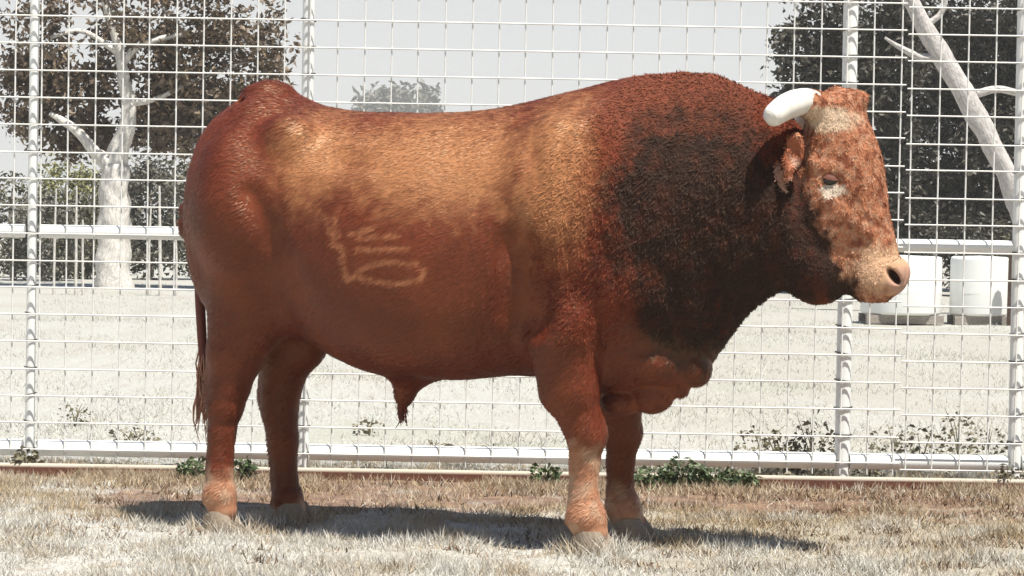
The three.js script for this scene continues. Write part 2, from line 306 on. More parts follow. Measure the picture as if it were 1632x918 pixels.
// ranges of coat with long curls
const hs = { neck: L(1110, 300, 0.2), face: L(1350, 290, 0.1), sh: L(940, 380, 0.3) };
const inE = (u, y, c, ru, ry) => Math.hypot((u - c.x) / ru, (y - c.y) / ry);
function field(u, y, w) {
  let d = torso(u, y, w);
  d = smin(d, headF(u, y, w), 0.045);
  for (const p of prims) { const e = dPrim(p, u, y, w); if (e < d + p.k) d = smin(d, e, p.k); }
  if (Math.abs(d) < 0.12) for (const p of cuts) { const e = -dPrim(p, u, y, w); if (e > d - p.k) d = -smin(-d, -e, p.k); }
  if (Math.abs(d) < 0.03) {
    const cn = 1 - sst(0.75, 1.25, inE(u, y, hs.neck, 0.34, 0.46)), cf = 1 - sst(0.8, 1.15, inE(u, y, hs.face, 0.17, 0.28)), cs = 1 - sst(0.6, 1.2, inE(u, y, hs.sh, 0.26, 0.42));
    const curl = Math.max(cn, cf * 0.6, cs * 0.55);
    if (cn > 0.01) d -= cn * 0.016 * noise(u * 8 + y * 4, y * 3.5 - u * 3, w > 0 ? 4 : 9);
    if (cs > 0.01 && Math.abs(w) > 0.15) d -= cs * 0.011 * noise(u * 15 + 0.8 * noise(y * 4, u * 4, 1), y * 2.4, w > 0 ? 2 : 7);
    if (curl > 0.01) d -= curl * (0.0035 * noise(u * 36, y * 26, w * 36) + 0.003 * noise(u * 72, y * 55, w * 72));
    d -= 0.0008 * noise(u * 16, y * 9, w * 16) + 0.006 * noise(u * 5, y * 5, w * 6);
  }
  return d;
}
const CELL = globalThis.__cell ?? 0.0065;
function surfaceNets(lo, hi, h) {
  const n = [0, 1, 2].map((i) => Math.ceil((hi[i] - lo[i]) / h / 8) * 8 + 1), [nx, ny, nz] = n, F = new Float32Array(nx * ny * nz), act = [];
  const id = (i, j, k) => (k * ny + j) * nx + i, B = 8, lim = B * h * 0.87 * 2.0;
  F.fill(1);
  for (let k = 0; k < nz - 1; k += B) for (let j = 0; j < ny - 1; j += B) for (let i = 0; i < nx - 1; i += B) {
    const c = field(lo[0] + (i + 4) * h, lo[1] + (j + 4) * h, lo[2] + (k + 4) * h), on = Math.abs(c) < lim; if (on) act.push([i, j, k]);
    for (let kk = k; kk <= k + B; kk++) for (let jj = j; jj <= j + B; jj++) for (let ii = i; ii <= i + B; ii++) {
      const q = id(ii, jj, kk); if (on) { if (F[q] === 1 || Math.abs(F[q]) === 0.5) F[q] = 9; } else if (F[q] === 1) F[q] = c > 0 ? 0.5 : -0.5;
    }
  }
  for (const [i, j, k] of act) for (let kk = k; kk <= k + B; kk++) for (let jj = j; jj <= j + B; jj++) for (let ii = i; ii <= i + B; ii++) { const q = id(ii, jj, kk); if (F[q] === 9) F[q] = field(lo[0] + ii * h, lo[1] + jj * h, lo[2] + kk * h); }
  const vid = new Int32Array(nx * ny * nz).fill(-1), pos = [], idx = [];
  for (let k = 0; k < nz - 1; k++) for (let j = 0; j < ny - 1; j++) for (let i = 0; i < nx - 1; i++) {
    const v = []; let m = 0;
    for (let c = 0; c < 8; c++) { const f = F[id(i + (c & 1), j + ((c >> 1) & 1), k + (c >> 2))]; v.push(f); if (f < 0) m |= 1 << c; }
    if (m === 0 || m === 255) continue;
    let x = 0, y = 0, z = 0, cnt = 0;
    for (let a = 0; a < 8; a++) for (const bit of [1, 2, 4]) { const b = a | bit; if (b === a || ((m >> a) & 1) === ((m >> b) & 1)) continue; const t = v[a] / (v[a] - v[b]); x += (a & 1) + (bit === 1 ? t : 0); y += ((a >> 1) & 1) + (bit === 2 ? t : 0); z += (a >> 2) + (bit === 4 ? t : 0); cnt++; }
    vid[id(i, j, k)] = pos.length / 3; pos.push(lo[0] + (i + x / cnt) * h, lo[1] + (j + y / cnt) * h, lo[2] + (k + z / cnt) * h);
  }
  const quad = (a, b, c, d, flip) => { if (a < 0 || b < 0 || c < 0 || d < 0) return; flip ? idx.push(a, c, b, a, d, c) : idx.push(a, b, c, a, c, d); };
  for (let k = 1; k < nz - 1; k++) for (let j = 1; j < ny - 1; j++) for (let i = 1; i < nx - 1; i++) {
    const s = F[id(i, j, k)] < 0;
    if (s !== F[id(i + 1, j, k)] < 0) quad(vid[id(i, j - 1, k - 1)], vid[id(i, j, k - 1)], vid[id(i, j, k)], vid[id(i, j - 1, k)], !s);
    if (s !== F[id(i, j + 1, k)] < 0) quad(vid[id(i - 1, j, k - 1)], vid[id(i - 1, j, k)], vid[id(i, j, k)], vid[id(i, j, k - 1)], !s);
    if (s !== F[id(i, j, k + 1)] < 0) quad(vid[id(i - 1, j - 1, k)], vid[id(i, j - 1, k)], vid[id(i, j, k)], vid[id(i - 1, j, k)], !s);
  }
  return { pos, idx };
}
{
  const { pos, idx } = surfaceNets([-1.25, 0.02, -0.5], [1.42, 1.6, 0.52], CELL);
  // coat colours: hair dye in ragged patches, plus painted flank highlight and neck, jaw shade
  const neckC = L(1110, 350, 0.22), neckD = L(1190, 390, 0.18), neckE = L(1090, 500, 0.15), crest = L(1090, 165, 0.1), jawC = L(1285, 400, 0.1), faceC = L(1365, 320, 0.1), pollC = L(1320, 190, 0.09), muz = L(1405, 430, 0.08), noseC = L(1438, 448, 0.05), eyeC = L(1326, 303, 0.12), nosC = L(1424, 441, 0.076), sh2 = L(900, 350, 0.3);
  const jawShadeA = L(1290, 300, 0.1), jawShadeB = L(1362, 462, 0.08), paintedHi1 = L(690, 255, 0.35), paintedHi2 = L(500, 250, 0.33), paintedHi3 = L(885, 270, 0.33), L0 = L(1268, 250, 0.1), earC = L(1258, 262, 0.17), brisC = L(1030, 600, 0.1);
  // hot-iron brand on the near flank: bare scar lines
  const brand = [[[519, 345], [525, 365], [533, 378]], [[533, 345], [537, 362], [539, 376]], [[531, 388], [544, 392]], [[547, 392], [550, 420], [555, 448]], [[555, 446], [575, 438]], [[562, 372], [600, 362]], [[575, 378], [640, 375]], [[572, 397], [655, 396]], [[575, 432], [598, 420], [630, 417], [668, 420], [682, 432], [674, 446], [640, 452], [600, 448], [575, 441]]]
    .map((p) => p.map(([x, y]) => L(x, y, 0.385)));
  const dBrand = (u, y) => { let m = 1; for (const l of brand) for (let i = 0; i < l.length - 1; i++) { const a = l[i], b = l[i + 1], ax = b.x - a.x, ay = b.y - a.y, t = Math.max(0, Math.min(1, ((u - a.x) * ax + (y - a.y) * ay) / (ax * ax + ay * ay))); m = Math.min(m, Math.hypot(u - a.x - ax * t, y - a.y - ay * t)); } return m; };
  const RED = [0.115, 0.020, 0.009], DARK = [0.024, 0.011, 0.008], CREST = [0.16, 0.042, 0.022], FACE = [0.38, 0.15, 0.078], SPOT = [0.15, 0.040, 0.020], CREAM = [0.50, 0.37, 0.26], LEG = [0.40, 0.19, 0.11], PINK = [0.44, 0.26, 0.19];
  const n = pos.length / 3, col = new Float32Array(n * 3), uv = new Float32Array(n * 2);
  for (let i = 0; i < n; i++) {
    const u = pos[i * 3], y = pos[i * 3 + 1], w = pos[i * 3 + 2];
    const n1 = noise(u * 6, y * 6, w * 6), n2 = noise(u * 26, y * 22, w * 26), n3 = noise(u * 60, y * 50, w * 60);
    let c = mix3(RED, [0.15, 0.029, 0.012], sst(-0.3, 0.4, n1)); c = mix3(c, [0.085, 0.016, 0.008], sst(0.1, 0.5, n2) * 0.3);
    c = mix3(c, [0.345, 0.145, 0.062], (1 - sst(0.25, 1.3, Math.min(inE(u, y, paintedHi1, 0.40, 0.20), inE(u, y, paintedHi2, 0.17, 0.17), inE(u, y, paintedHi3, 0.15, 0.3)) + 0.25 * n1 + 0.3 * n2 + 0.2 * n3)));  // sun highlight on upper flank, hip and shoulder painted as paler hair
    c = mix3(c, CREST, (1 - sst(0.7, 1.15, inE(u, y, crest, 0.27, 0.2) + 0.25 * n1 + 0.12 * n2)));
    c = mix3(c, mix3(DARK, [0.042, 0.014, 0.009], sst(-0.1, 0.5, n2 + 0.5 * n3)), (1 - sst(0.62, 1.22, Math.min(inE(u, y, neckC, 0.27, 0.37), inE(u, y, neckD, 0.26, 0.36), inE(u, y, neckE, 0.14, 0.2)) + 0.18 * n1 + 0.2 * n2 + 0.16 * n3)));  // dark curly neck hair, with some of the neck shade painted in
    const head = sst(L0.x - 0.012, L0.x + 0.02, u + 0.02 * n2 + (y < L0.y ? (L0.y - y) * -0.22 : 0)) * (y > 0.6 ? 1 : 0);
    if (head > 0) {
      const n4 = noise(u * 105, y * 80, w * 105); let f = mix3(FACE, SPOT, sst(-0.15, 0.5, 0.7 * n2 + 0.7 * n3 + 0.5 * n4) * 0.85); f = mix3(f, CREAM, sst(0.0, 0.4, -n3 + n4 * 0.7) * 0.3);
      f = mix3(f, [0.03, 0.014, 0.010], sst(-0.012, 0.03, ((jawShadeB.y - jawShadeA.y) * (u - jawShadeA.x) - (jawShadeB.x - jawShadeA.x) * (y - jawShadeA.y)) / Math.hypot(jawShadeB.x - jawShadeA.x, jawShadeB.y - jawShadeA.y) + 0.03 * n2 + 0.02 * n3 + 0.02 * n1) * (1 - sst(jawShadeA.y - 0.05, jawShadeA.y + 0.03, y + 0.03 * n2)));  // shade under the cheek and along the jaw, painted into the coat
      f = mix3(f, CREAM, (1 - sst(0.6, 1.1, inE(u, y, pollC, 0.10, 0.045) + 0.3 * n2)));
      f = mix3(f, [0.54, 0.35, 0.22], (1 - sst(0.6, 1.15, inE(u, y, muz, 0.11, 0.085) + 0.3 * n2 + 0.2 * n3)) * 0.8);
      f = mix3(f, PINK, 1 - sst(0.6, 1.1, inE(u, y, noseC, 0.045, 0.05) + 0.15 * n2));
      f = mix3(f, [0.60, 0.50, 0.40], 1 - sst(0.55, 1.1, inE(u, y, eyeC, 0.048, 0.026) + 0.35 * n3));
      f = mix3(f, [0.03, 0.015, 0.012], 1 - sst(0.8, 1.0, Math.hypot(((u - nosC.x) * 0.796 + (y - nosC.y) * 0.605) / 0.013, ((y - nosC.y) * 0.796 - (u - nosC.x) * 0.605) / 0.031)));
      c = mix3(c, f, head);
    }
    if (Math.abs(w) > 0.13 && inE(u, y, earC, 0.05, 0.09) < 1 && y > 1.0) c = mix3([0.30, 0.10, 0.05], PINK, sst(0.0, 0.4, -n2 + (earC.y - y) * 6));
    if (y < 0.45 && u < 0.8) {
      const t = (u > 0 ? (w > 0 ? 0.33 : 0.17) : (w > 0 ? 0.19 : 0.06)) + 0.05 * n1 + 0.03 * n2;
      c = mix3(c, mix3(LEG, CREAM, sst(-0.1, 0.4, n2) * 0.5), 1 - sst(t - 0.05, t + 0.04, y));
    }
    if (w > 0.2 && y > 0.7 && u < 0 && u > -1) { const b = dBrand(u, y); c = mix3(c, [0.36, 0.14, 0.065], (1 - sst(0.004, 0.013, b)) * (0.6 + 0.6 * n3)); }
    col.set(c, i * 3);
    uv[i * 2] = u / 0.3; uv[i * 2 + 1] = Math.atan2(w, y - 0.85) * 0.42 / 0.3;
  }
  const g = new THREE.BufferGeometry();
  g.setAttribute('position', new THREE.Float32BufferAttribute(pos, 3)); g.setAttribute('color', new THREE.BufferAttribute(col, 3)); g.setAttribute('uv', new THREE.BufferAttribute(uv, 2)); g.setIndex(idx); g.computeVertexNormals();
  const hair = tex(512, 512, (a, b) => 0.5 + 0.5 * tnoise(a, b, 60, 3) + 0.3 * noise(a * 160, b * 40, 5), false);
  const m = new THREE.MeshPhysicalMaterial({ vertexColors: true, roughness: 0.5, ior: 1.5, specularIntensity: 1, specularColor: lin(1, 0.72, 0.42), bumpMap: hair, bumpScale: 0.0005 });
  // curly parts of the coat are matt: same mesh, second material
  const matt = new THREE.MeshPhysicalMaterial({ vertexColors: true, roughness: 0.85, ior: 1.4, specularIntensity: 0.5, bumpMap: hair, bumpScale: 0.001 });
  const curlAt = (u, y) => Math.max(1 - sst(0.8, 1.15, inE(u, y, hs.neck, 0.36, 0.5)), sst(L0.x - 0.06, L0.x, u) * (y > 0.7 ? 1 : 0), 0.62 * (1 - sst(0.6, 1.2, inE(u, y, hs.sh, 0.2, 0.4))));
  const ia = [], ib = [];
  for (let i = 0; i < idx.length; i += 3) { const a = idx[i] * 3, u = pos[a], y = pos[a + 1], w = pos[a + 2]; (curlAt(u, y) + 0.35 * noise(u * 40, y * 40, w * 40) + rr(-0.12, 0.12) > 0.5 ? ib : ia).push(idx[i], idx[i + 1], idx[i + 2]); }
  g.setIndex([...ia.slice(0, 0)]); { const all = new Uint32Array(ia.length + ib.length); all.set(ia); all.set(ib, ia.length); g.setIndex(new THREE.BufferAttribute(all, 1)); }
  g.addGroup(0, ia.length, 0); g.addGroup(ia.length, ib.length, 1);
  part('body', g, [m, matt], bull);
  // hair: short strands lying back along the body, tighter random curls on neck, shoulder and face
  const nor = g.attributes.normal, bg = new THREE.BufferGeometry();
  bg.setAttribute('position', new THREE.Float32BufferAttribute([0, 0, -0.5, 0, 0, 0.5, 0.55, 0.10, -0.4, 0.55, 0.10, 0.4, 1, 0.12, 0], 3)); bg.setIndex([0, 1, 2, 1, 3, 2, 2, 3, 4]); bg.computeVertexNormals();
  const lists = [[], []];
  for (let q = 0; q < 260000; q++) { const i = Math.floor(rnd() * n), c = curlAt(pos[i * 3], pos[i * 3 + 1]); if (pos[i * 3 + 1] < 0.1 || inE(pos[i * 3], pos[i * 3 + 1], noseC, 0.06, 0.07) < 1 || inE(pos[i * 3], pos[i * 3 + 1], nosC, 0.03, 0.03) < 1) continue; lists[c + rr(-0.2, 0.2) > 0.5 ? 1 : 0].push(i); }
  const X = V(), Y = V(), Z = V(), mt = new THREE.Matrix4(), cc = new THREE.Color();
  lists.forEach((l, kind) => {
    const im = new THREE.InstancedMesh(bg, new THREE.MeshPhysicalMaterial({ color: 0xffffff, roughness: kind ? 0.75 : 0.46, ior: kind ? 1.4 : 1.55, specularColor: lin(1, 0.8, 0.55), side: THREE.DoubleSide }), l.length);
    l.forEach((i, k) => {
      const u = pos[i * 3], y = pos[i * 3 + 1], w = pos[i * 3 + 2]; Y.set(nor.getX(i), nor.getY(i), nor.getZ(i)).normalize();
      const face = u > L0.x, j = kind ? 1.1 : 0.28; X.set((face ? 0.2 : -0.8) + rr(-j, j), (face ? -0.8 : -0.55) + rr(-j, j), rr(-j, j)).addScaledVector(Y, -X.dot(Y)).normalize();
      Y.applyAxisAngle(X, rr(-0.35, 0.35)); Z.crossVectors(X, Y).normalize();
      const tl = kind ? rr(0.05, face ? 0.3 : 0.5) : rr(0, 0.06); X.addScaledVector(Y, tl).normalize(); Y.crossVectors(Z, X).normalize();
      const ln = (kind ? rr(0.012, 0.026) : rr(0.012, 0.024)) * (face ? 0.55 : kind ? 0.75 : 1), wd = kind ? rr(0.002, 0.0045) : rr(0.0016, 0.003);
      mt.makeBasis(X.clone().multiplyScalar(ln), Y.clone().multiplyScalar(ln), Z.clone().multiplyScalar(wd)); mt.setPosition(u - nor.getX(i) * 0.001, y - nor.getY(i) * 0.001, w - nor.getZ(i) * 0.001); im.setMatrixAt(k, mt);
      const v = kind ? rr(0.7, 1.3) : rr(0.85, 1.2); im.setColorAt(k, cc.setRGB(col[i * 3] * v, col[i * 3 + 1] * v, col[i * 3 + 2] * v));
    });
    im.name = kind ? 'curly_hair' : 'coat_hair'; im.userData.kind = 'stuff'; im.castShadow = im.receiveShadow = true; bull.add(im);
  });
  console.log('bull triangles', idx.length / 3);
}
const hornTex = tex(256, 256, (u, v) => { const k = 0.9 + 0.12 * tnoise(u, v, 5, 4) + 0.10 * noise(v * 70, u * 3, 2); return [k, k * 0.975, k * 0.925]; });
const hornMat = new THREE.MeshPhysicalMaterial({ color: lin(0.76, 0.75, 0.72), map: hornTex, bumpMap: hornTex, bumpScale: 0.004, roughness: 0.45 });
for (const s of [1, -1]) {
  const p = [[1298, 162, 0.092], [1284, 161, 0.12], [1266, 165, 0.16], [1248, 173, 0.20], [1232, 184, 0.235]].map(([x, y, w]) => L(x, y, w)).map((v) => (v.z *= s, v));
  const dir = p[4].clone().sub(p[3]).normalize(), tip = [0.014, 0.022, 0.027].map((q) => p[4].clone().addScaledVector(dir, q));
  part('horn', tube([...p, ...tip], [0.036, 0.039, 0.040, 0.038, 0.033, 0.028, 0.018, 0.001], 20, 70, 0.12), hornMat, bull);
  const e = L(1322, 287, 0.119); const eye = part('eye', new THREE.SphereGeometry(0.022, 24, 16).scale(1.15, 0.8, 0.8), new THREE.MeshPhysicalMaterial({ color: lin(0.012, 0.008, 0.006), roughness: 0.08 }), bull); eye.position.set(e.x, e.y, s * (e.z - 0.008)); 
  const lid = part('eyelid', new THREE.SphereGeometry(0.0245, 24, 10, 0, Math.PI * 2, 0, 1.25).scale(1.22, 0.85, 0.9), new THREE.MeshStandardMaterial({ color: lin(0.13, 0.042, 0.025), roughness: 0.8 }), eye); lid.rotation.set(s * 0.30, 0, -0.2);
}
{ // hooves: two claws each, soles on the ground
  const hm = new THREE.MeshStandardMaterial({ color: lin(0.30, 0.235, 0.17), roughness: 0.6, map: grain });
  for (const [px, py, w, s] of [[352, 838, 0.17, 1], [470, 834, -0.15, 1], [944, 886, 0.20, 1.12], [1008, 858, -0.18, 1.1]]) {
    const c = L(px, py, w), gs = [];
    for (const q of [-1, 1]) {
      const g = new THREE.CylinderGeometry(1, 1, 1, 28, 8), a = g.attributes.position;
      for (let i = 0; i < a.count; i++) {                     // wall slopes out to a pointed toe, the sole is flat
        const x = a.getX(i), y = a.getY(i) + 0.5, z = a.getZ(i), rx = mix(0.062, 0.040, y), rz = mix(0.031, 0.0265, y), cx = mix(0.012, -0.014, y), top = 0.066 - 0.018 * (x < 0 ? -x : 0);
        a.setXYZ(i, cx + x * rx * (x > 0 ? 1.08 : 0.9) + 0.0006 * Math.sin(y * 40), y * top, z * rz * (x > 0 ? 1 - 0.28 * x * x : 1) + q * (0.0315 - 0.004 * Math.max(0, x)));
      }
      g.computeVertexNormals(); gs.push(g);
    }
    const h = part('hoof', mergeGeometries(gs), hm, bull); h.position.set(c.x, 0.0, c.z); h.scale.setScalar(s);
  }
  // tail hanging behind the rump, sheath hair
  const tp = [[404, 168, 0], [366, 200, 0.0], [338, 256, 0], [322, 340, 0.01], [318, 440, 0.02], [322, 540, 0.03], [326, 610, 0.03]].map((a) => L(...a));
  const tm = new THREE.MeshStandardMaterial({ color: lin(0.13, 0.028, 0.014), roughness: 0.7 });
  const tail = part('tail', tube(tp, [0.04, 0.034, 0.026, 0.022, 0.018, 0.016, 0.012], 10, 40), tm, bull);
  const strands = [];
  for (let i = 0; i < 70; i++) { const a = L(mix(320, 326, rnd()), rr(545, 610), 0.03 + rr(-0.01, 0.01)), l = rr(0.1, 0.22); strands.push(tube([a, a.clone().add(V(rr(-0.02, 0.02), -l * 0.5, rr(-0.02, 0.02))), a.clone().add(V(rr(-0.03, 0.03), -l, rr(-0.03, 0.03)))], [0.003, 0.003, 0.0008], 4, 5)); }
  part('tail_switch', mergeGeometries(strands), new THREE.MeshStandardMaterial({ color: lin(0.42, 0.20, 0.12), roughness: 0.7 }), tail);
  const sh = [];
  for (let i = 0; i < 26; i++) { const a = L(rr(636, 650), rr(636, 650), rr(-0.01, 0.01)), l = rr(0.03, 0.075); sh.push(tube([a, a.clone().add(V(rr(-0.008, 0.008), -l * 0.5, 0)), a.clone().add(V(rr(-0.014, 0.016), -l, rr(-0.01, 0.01)))], [0.0035, 0.0028, 0.0008], 4, 5)); }
  part('sheath_hair', mergeGeometries(sh), tm, bull);
}

// ---------------------------------------------------------------- trees
const bark = tex(256, 256, (u, v) => 0.8 + 0.3 * tnoise(u, v, 20, 2) + 0.2 * tnoise(u, v, 60, 7), false, 2, 1);
const barkM = (r, g, b) => new THREE.MeshStandardMaterial({ color: lin(r, g, b), roughness: 0.85, map: bark, bumpMap: bark, bumpScale: 0.01 });
const BARK = { white: barkM(0.72, 0.69, 0.64), grey: barkM(0.38, 0.34, 0.30), dead: barkM(0.55, 0.52, 0.50) };
// leaves spread through lobes [centre, rx, ry, rz, count]; each leaf a folded diamond
function foliage(lobes, size, pal, clump = 0.16) {
  const pos = [], col = [], idx = [];
  const put = (p, s, c) => {
    const a = V(rr(-1, 1), rr(-1, 0.6), rr(-1, 1)).normalize(), b = V(rr(-1, 1), rr(-1, 1), rr(-1, 1)).cross(a).normalize(), n = a.clone().cross(b), k = pos.length / 3;
    for (const [x, y, z] of [[0, 0, 0], [0.45, 0.22, 0.08], [1, 0, 0], [0.45, -0.22, 0.08]]) { const q = p.clone().addScaledVector(a, x * s).addScaledVector(b, y * s).addScaledVector(n, z * s); pos.push(q.x, q.y, q.z); col.push(...c); }
    idx.push(k, k + 1, k + 2, k, k + 2, k + 3);
  };
  for (const [c, rx, ry, rz, count] of lobes) {
    const per = 22;
    for (let i = 0; i < count / per; i++) {
      const d = V(rr(-1, 1), rr(-1, 1), rr(-1, 1)); if (d.length() > 1) d.multiplyScalar(1 / d.length() * rr(0.7, 1)); 
      const cc = V(c.x + d.x * rx, c.y + d.y * ry, c.z + d.z * rz), tone = rnd(), cs = clump * rr(0.6, 1.5);
      for (let j = 0; j < per; j++) { const k = mix3(pal[0], pal[1], Math.min(1, tone * 0.7 + rnd() * 0.45)); put(cc.clone().add(V(rr(-1, 1) * cs, rr(-0.8, 0.8) * cs, rr(-1, 1) * cs)), size * rr(0.6, 1.3), k); }
    }
  }
  const g = new THREE.BufferGeometry(); g.setAttribute('position', new THREE.Float32BufferAttribute(pos, 3)); g.setAttribute('color', new THREE.Float32BufferAttribute(col, 3)); g.setIndex(idx); g.computeVertexNormals(); return g;
}
// a tree whose limbs and lobes are given in photo points at one depth; local to its own base
function tree(name, label, z, basePx, limbs, lobes, mat, pal, leaf, group, clump) {
  const b = at(basePx[0], basePx[1], z), s = pxAt(z), base = V(b.x, 0, z);
  const t = thing(name, label, /shrub|bush/.test(name) ? 'shrub' : 'tree', base.toArray(), group);
  const loc = (px, py, dz = 0) => { const p = at(px, py, z); return V(p.x - base.x, p.y, dz); };
  limbs.forEach((l, i) => { const pts = l.map(([x, y, , dz]) => loc(x, y, dz ?? 0)); if (i === 0) pts[0].y = -0.1; part(i ? 'limb' : 'trunk', tube(pts, l.map((q) => q[2] * s), 12, 28, 0.35), mat, t); });
  if (lobes.length) part('crown', foliage(lobes.map(([x, y, rx, ry, n, dz = 0, rz]) => [loc(x, y, dz), rx * s, ry * s, rz ?? Math.max(rx, ry) * s * 0.8, n]), leaf, pal, clump), M.leaf, t);
  return t;
}
const LT = [[0.06, 0.040, 0.024], [0.19, 0.135, 0.085]], DK = [[0.018, 0.016, 0.010], [0.058, 0.050, 0.034]], MD = [[0.05, 0.052, 0.028], [0.13, 0.12, 0.07]], YL = [[0.14, 0.14, 0.05], [0.26, 0.25, 0.11]], GY = [[0.07, 0.07, 0.05], [0.15, 0.14, 0.11]];
tree('gum_tree', 'pale barked gum tree with forked trunk behind the left end of the fence', -29, [182, 478],
  [[[182, 480, 31], [181, 420, 27], [183, 340, 25], [182, 262, 21]],
    [[182, 320, 20], [184, 265, 18], [193, 228, 15], [206, 185, 13], [200, 140, 10], [190, 80, 8], [170, 10, 6], [150, -70, 4]],
    [[182, 310, 16], [174, 268, 14], [150, 240, 10], [118, 205, 7], [80, 180, 4]],
    [[190, 110, 7], [220, 75, 5], [290, 55, 4], [340, 48, 2]], [[200, 165, 6], [240, 160, 4], [330, 120, 3], [420, 90, 2]], [[190, 85, 5], [130, 50, 4], [80, 60, 3]]],
  [[100, 150, 66, 56, 1900, -0.6], [210, 90, 90, 75, 2100, -0.6], [330, 110, 90, 80, 3000, -0.3], [300, 190, 120, 52, 4200, -0.8], [120, 215, 60, 30, 1300, -0.8], [400, 50, 60, 60, 800], [60, 60, 60, 70, 1100], [30, 150, 45, 75, 1500, -0.4], [250, 20, 130, 50, 1300], [420, 140, 40, 40, 420], [455, 100, 30, 40, 110], [180, -80, 260, 90, 2600]],
  BARK.white, LT, 0.13);
tree('round_tree', 'small hazy round crowned tree seen over the back of the bull', -420, [632, 400],
  [[[632, 404, 3], [632, 300, 2.6], [633, 200, 2]]], [[630, 190, 58, 46, 900], [655, 165, 48, 28, 500], [605, 175, 40, 28, 400]], BARK.grey, GY, 1.6, undefined, 1.6);
tree('dark_tree', 'broad dark tree behind the post at the head of the bull', -33, [1330, 492],
  [[[1330, 495, 16], [1335, 380, 14], [1325, 250, 11], [1345, 100, 7]], [[1328, 250, 7], [1280, 160, 5], [1255, 90, 3]], [[1338, 200, 6], [1400, 120, 5], [1440, 60, 3]]],
  [[1290, 100, 62, 70, 2400], [1345, 130, 75, 100, 4800], [1300, 190, 70, 60, 3000], [1390, 220, 80, 90, 6000, -0.5], [1400, 320, 75, 70, 5000, -0.6], [1410, 90, 60, 80, 2800], [1370, 0, 110, 60, 2500]],
  BARK.grey, DK, 0.13);
tree('dense_tree', 'dense dark tree behind the leaning dead trunk', -36, [1545, 484],
  [[[1545, 488, 16], [1550, 380, 13], [1540, 250, 10], [1555, 90, 7]], [[1545, 260, 7], [1490, 170, 5], [1460, 120, 3]]],
  [[1490, 90, 80, 80, 5200], [1580, 110, 90, 100, 6500, -0.5], [1500, 230, 90, 80, 6500, -0.3], [1590, 260, 80, 90, 6000], [1520, 345, 110, 60, 6500, -0.6], [1640, 180, 70, 150, 4500, -0.6], [1540, 0, 140, 60, 4200]],
  BARK.grey, DK, 0.14);
tree('leaning_dead_tree', 'bleached dead trunk leaning across the right end of the view', -23, [1672, 520],
  [[[1676, 524, 17], [1640, 380, 17], [1600, 270, 17], [1545, 165, 17], [1495, 80, 15], [1462, 20, 13], [1425, -50, 9]],
    [[1500, 88, 7], [1470, 92, 6], [1435, 76, 4], [1410, 60, 2]], [[1555, 150, 7], [1590, 142, 6], [1640, 150, 5], [1690, 140, 3]], [[1560, 175, 4], [1580, 220, 5], [1600, 262, 4]], [[1470, 45, 6], [1500, 20, 5], [1510, -30, 4]]],
  [], BARK.dead, DK, 0.1);
// scrub along the far side of the paddock
for (const [x, top, z, rx, n, pal, label] of [
  [70, 300, -33, 66, 2600, GY, 'grey brown scrub bush at the far left edge of the paddock'],
  [20, 270, -35, 60, 2200, MD, 'olive bush behind the left end post'],
  [108, 232, -38, 52, 3000, YL, 'yellow green sunlit bush behind the grey scrub left of the gum tree'],
  [135, 305, -35, 46, 2400, MD, 'olive bush just left of the gum tree trunk'],
  [176, 250, -39, 50, 2600, GY, 'grey bush directly behind the gum tree trunk'],
  [240, 236, -35, 52, 4200, GY, 'tall grey scrub bush just right of the gum tree trunk'],
  [310, 240, -36, 54, 4200, MD, 'olive scrub bush half hidden by the rump of the bull'],
  [1440, 330, -34, 64, 3600, DK, 'dark bush behind the left white tank'],
  [1560, 335, -33, 64, 3600, DK, 'dark olive bush behind the right white tank'],
  [1640, 350, -31, 44, 2400, MD, 'grey brown bush at the foot of the leaning dead trunk'],
]) {
  const b0 = at(x, 400, z), base = 366 + (x - 816) * 0.0166 + 1 / pxAt(z), mid = (top + base) / 2 - 4;
  tree('scrub_bush', label, z, [x, base], [[[x, base, 4], [x - 4, mid, 3], [x + 3, top + 20, 2]], [[x + 2, base - 6, 3], [x + 14, mid, 2], [x + 26, top + 30, 1]]], [[x, mid + 8, rx, (base - top) / 2, n, 0, 0.5]], BARK.grey, pal, 0.11, 'scrub along the far side of the paddock', 0.17);
}
// thin pale stakes before the scrub
for (const [x, y0, y1, r, lab] of [[86, 300, 452, 2.2, 'thin pale stake farthest left before the scrub'], [121, 296, 455, 2.4, 'pale stake before the olive bush, left one of a pair'], [133, 350, 455, 2.2, 'short pale stake before the olive bush, right one of a pair'], [238, 330, 458, 2.2, 'thin pale stake first to the right of the gum tree'], [256, 296, 456, 2.8, 'tall pale stake second to the right of the gum tree'], [281, 345, 455, 2.2, 'thin pale stake beside the rump of the bull']]) {
  const z = -25.5, b = at(x, y1, z), t = at(x, y0, z), s = pxAt(z);
  const m = part(numbered('wooden_stake'), tube([V(0, -0.1, 0), V(rr(-0.02, 0.02), t.y * 0.5, 0), V(rr(-0.05, 0.05), t.y, 0)], [r * s, r * s * 0.9, r * s * 0.6], 8, 10, 0.3), BARK.white, scene);
  m.position.set(b.x, 0, z); tag(m, lab, 'stake', 'stakes before the scrub');
}
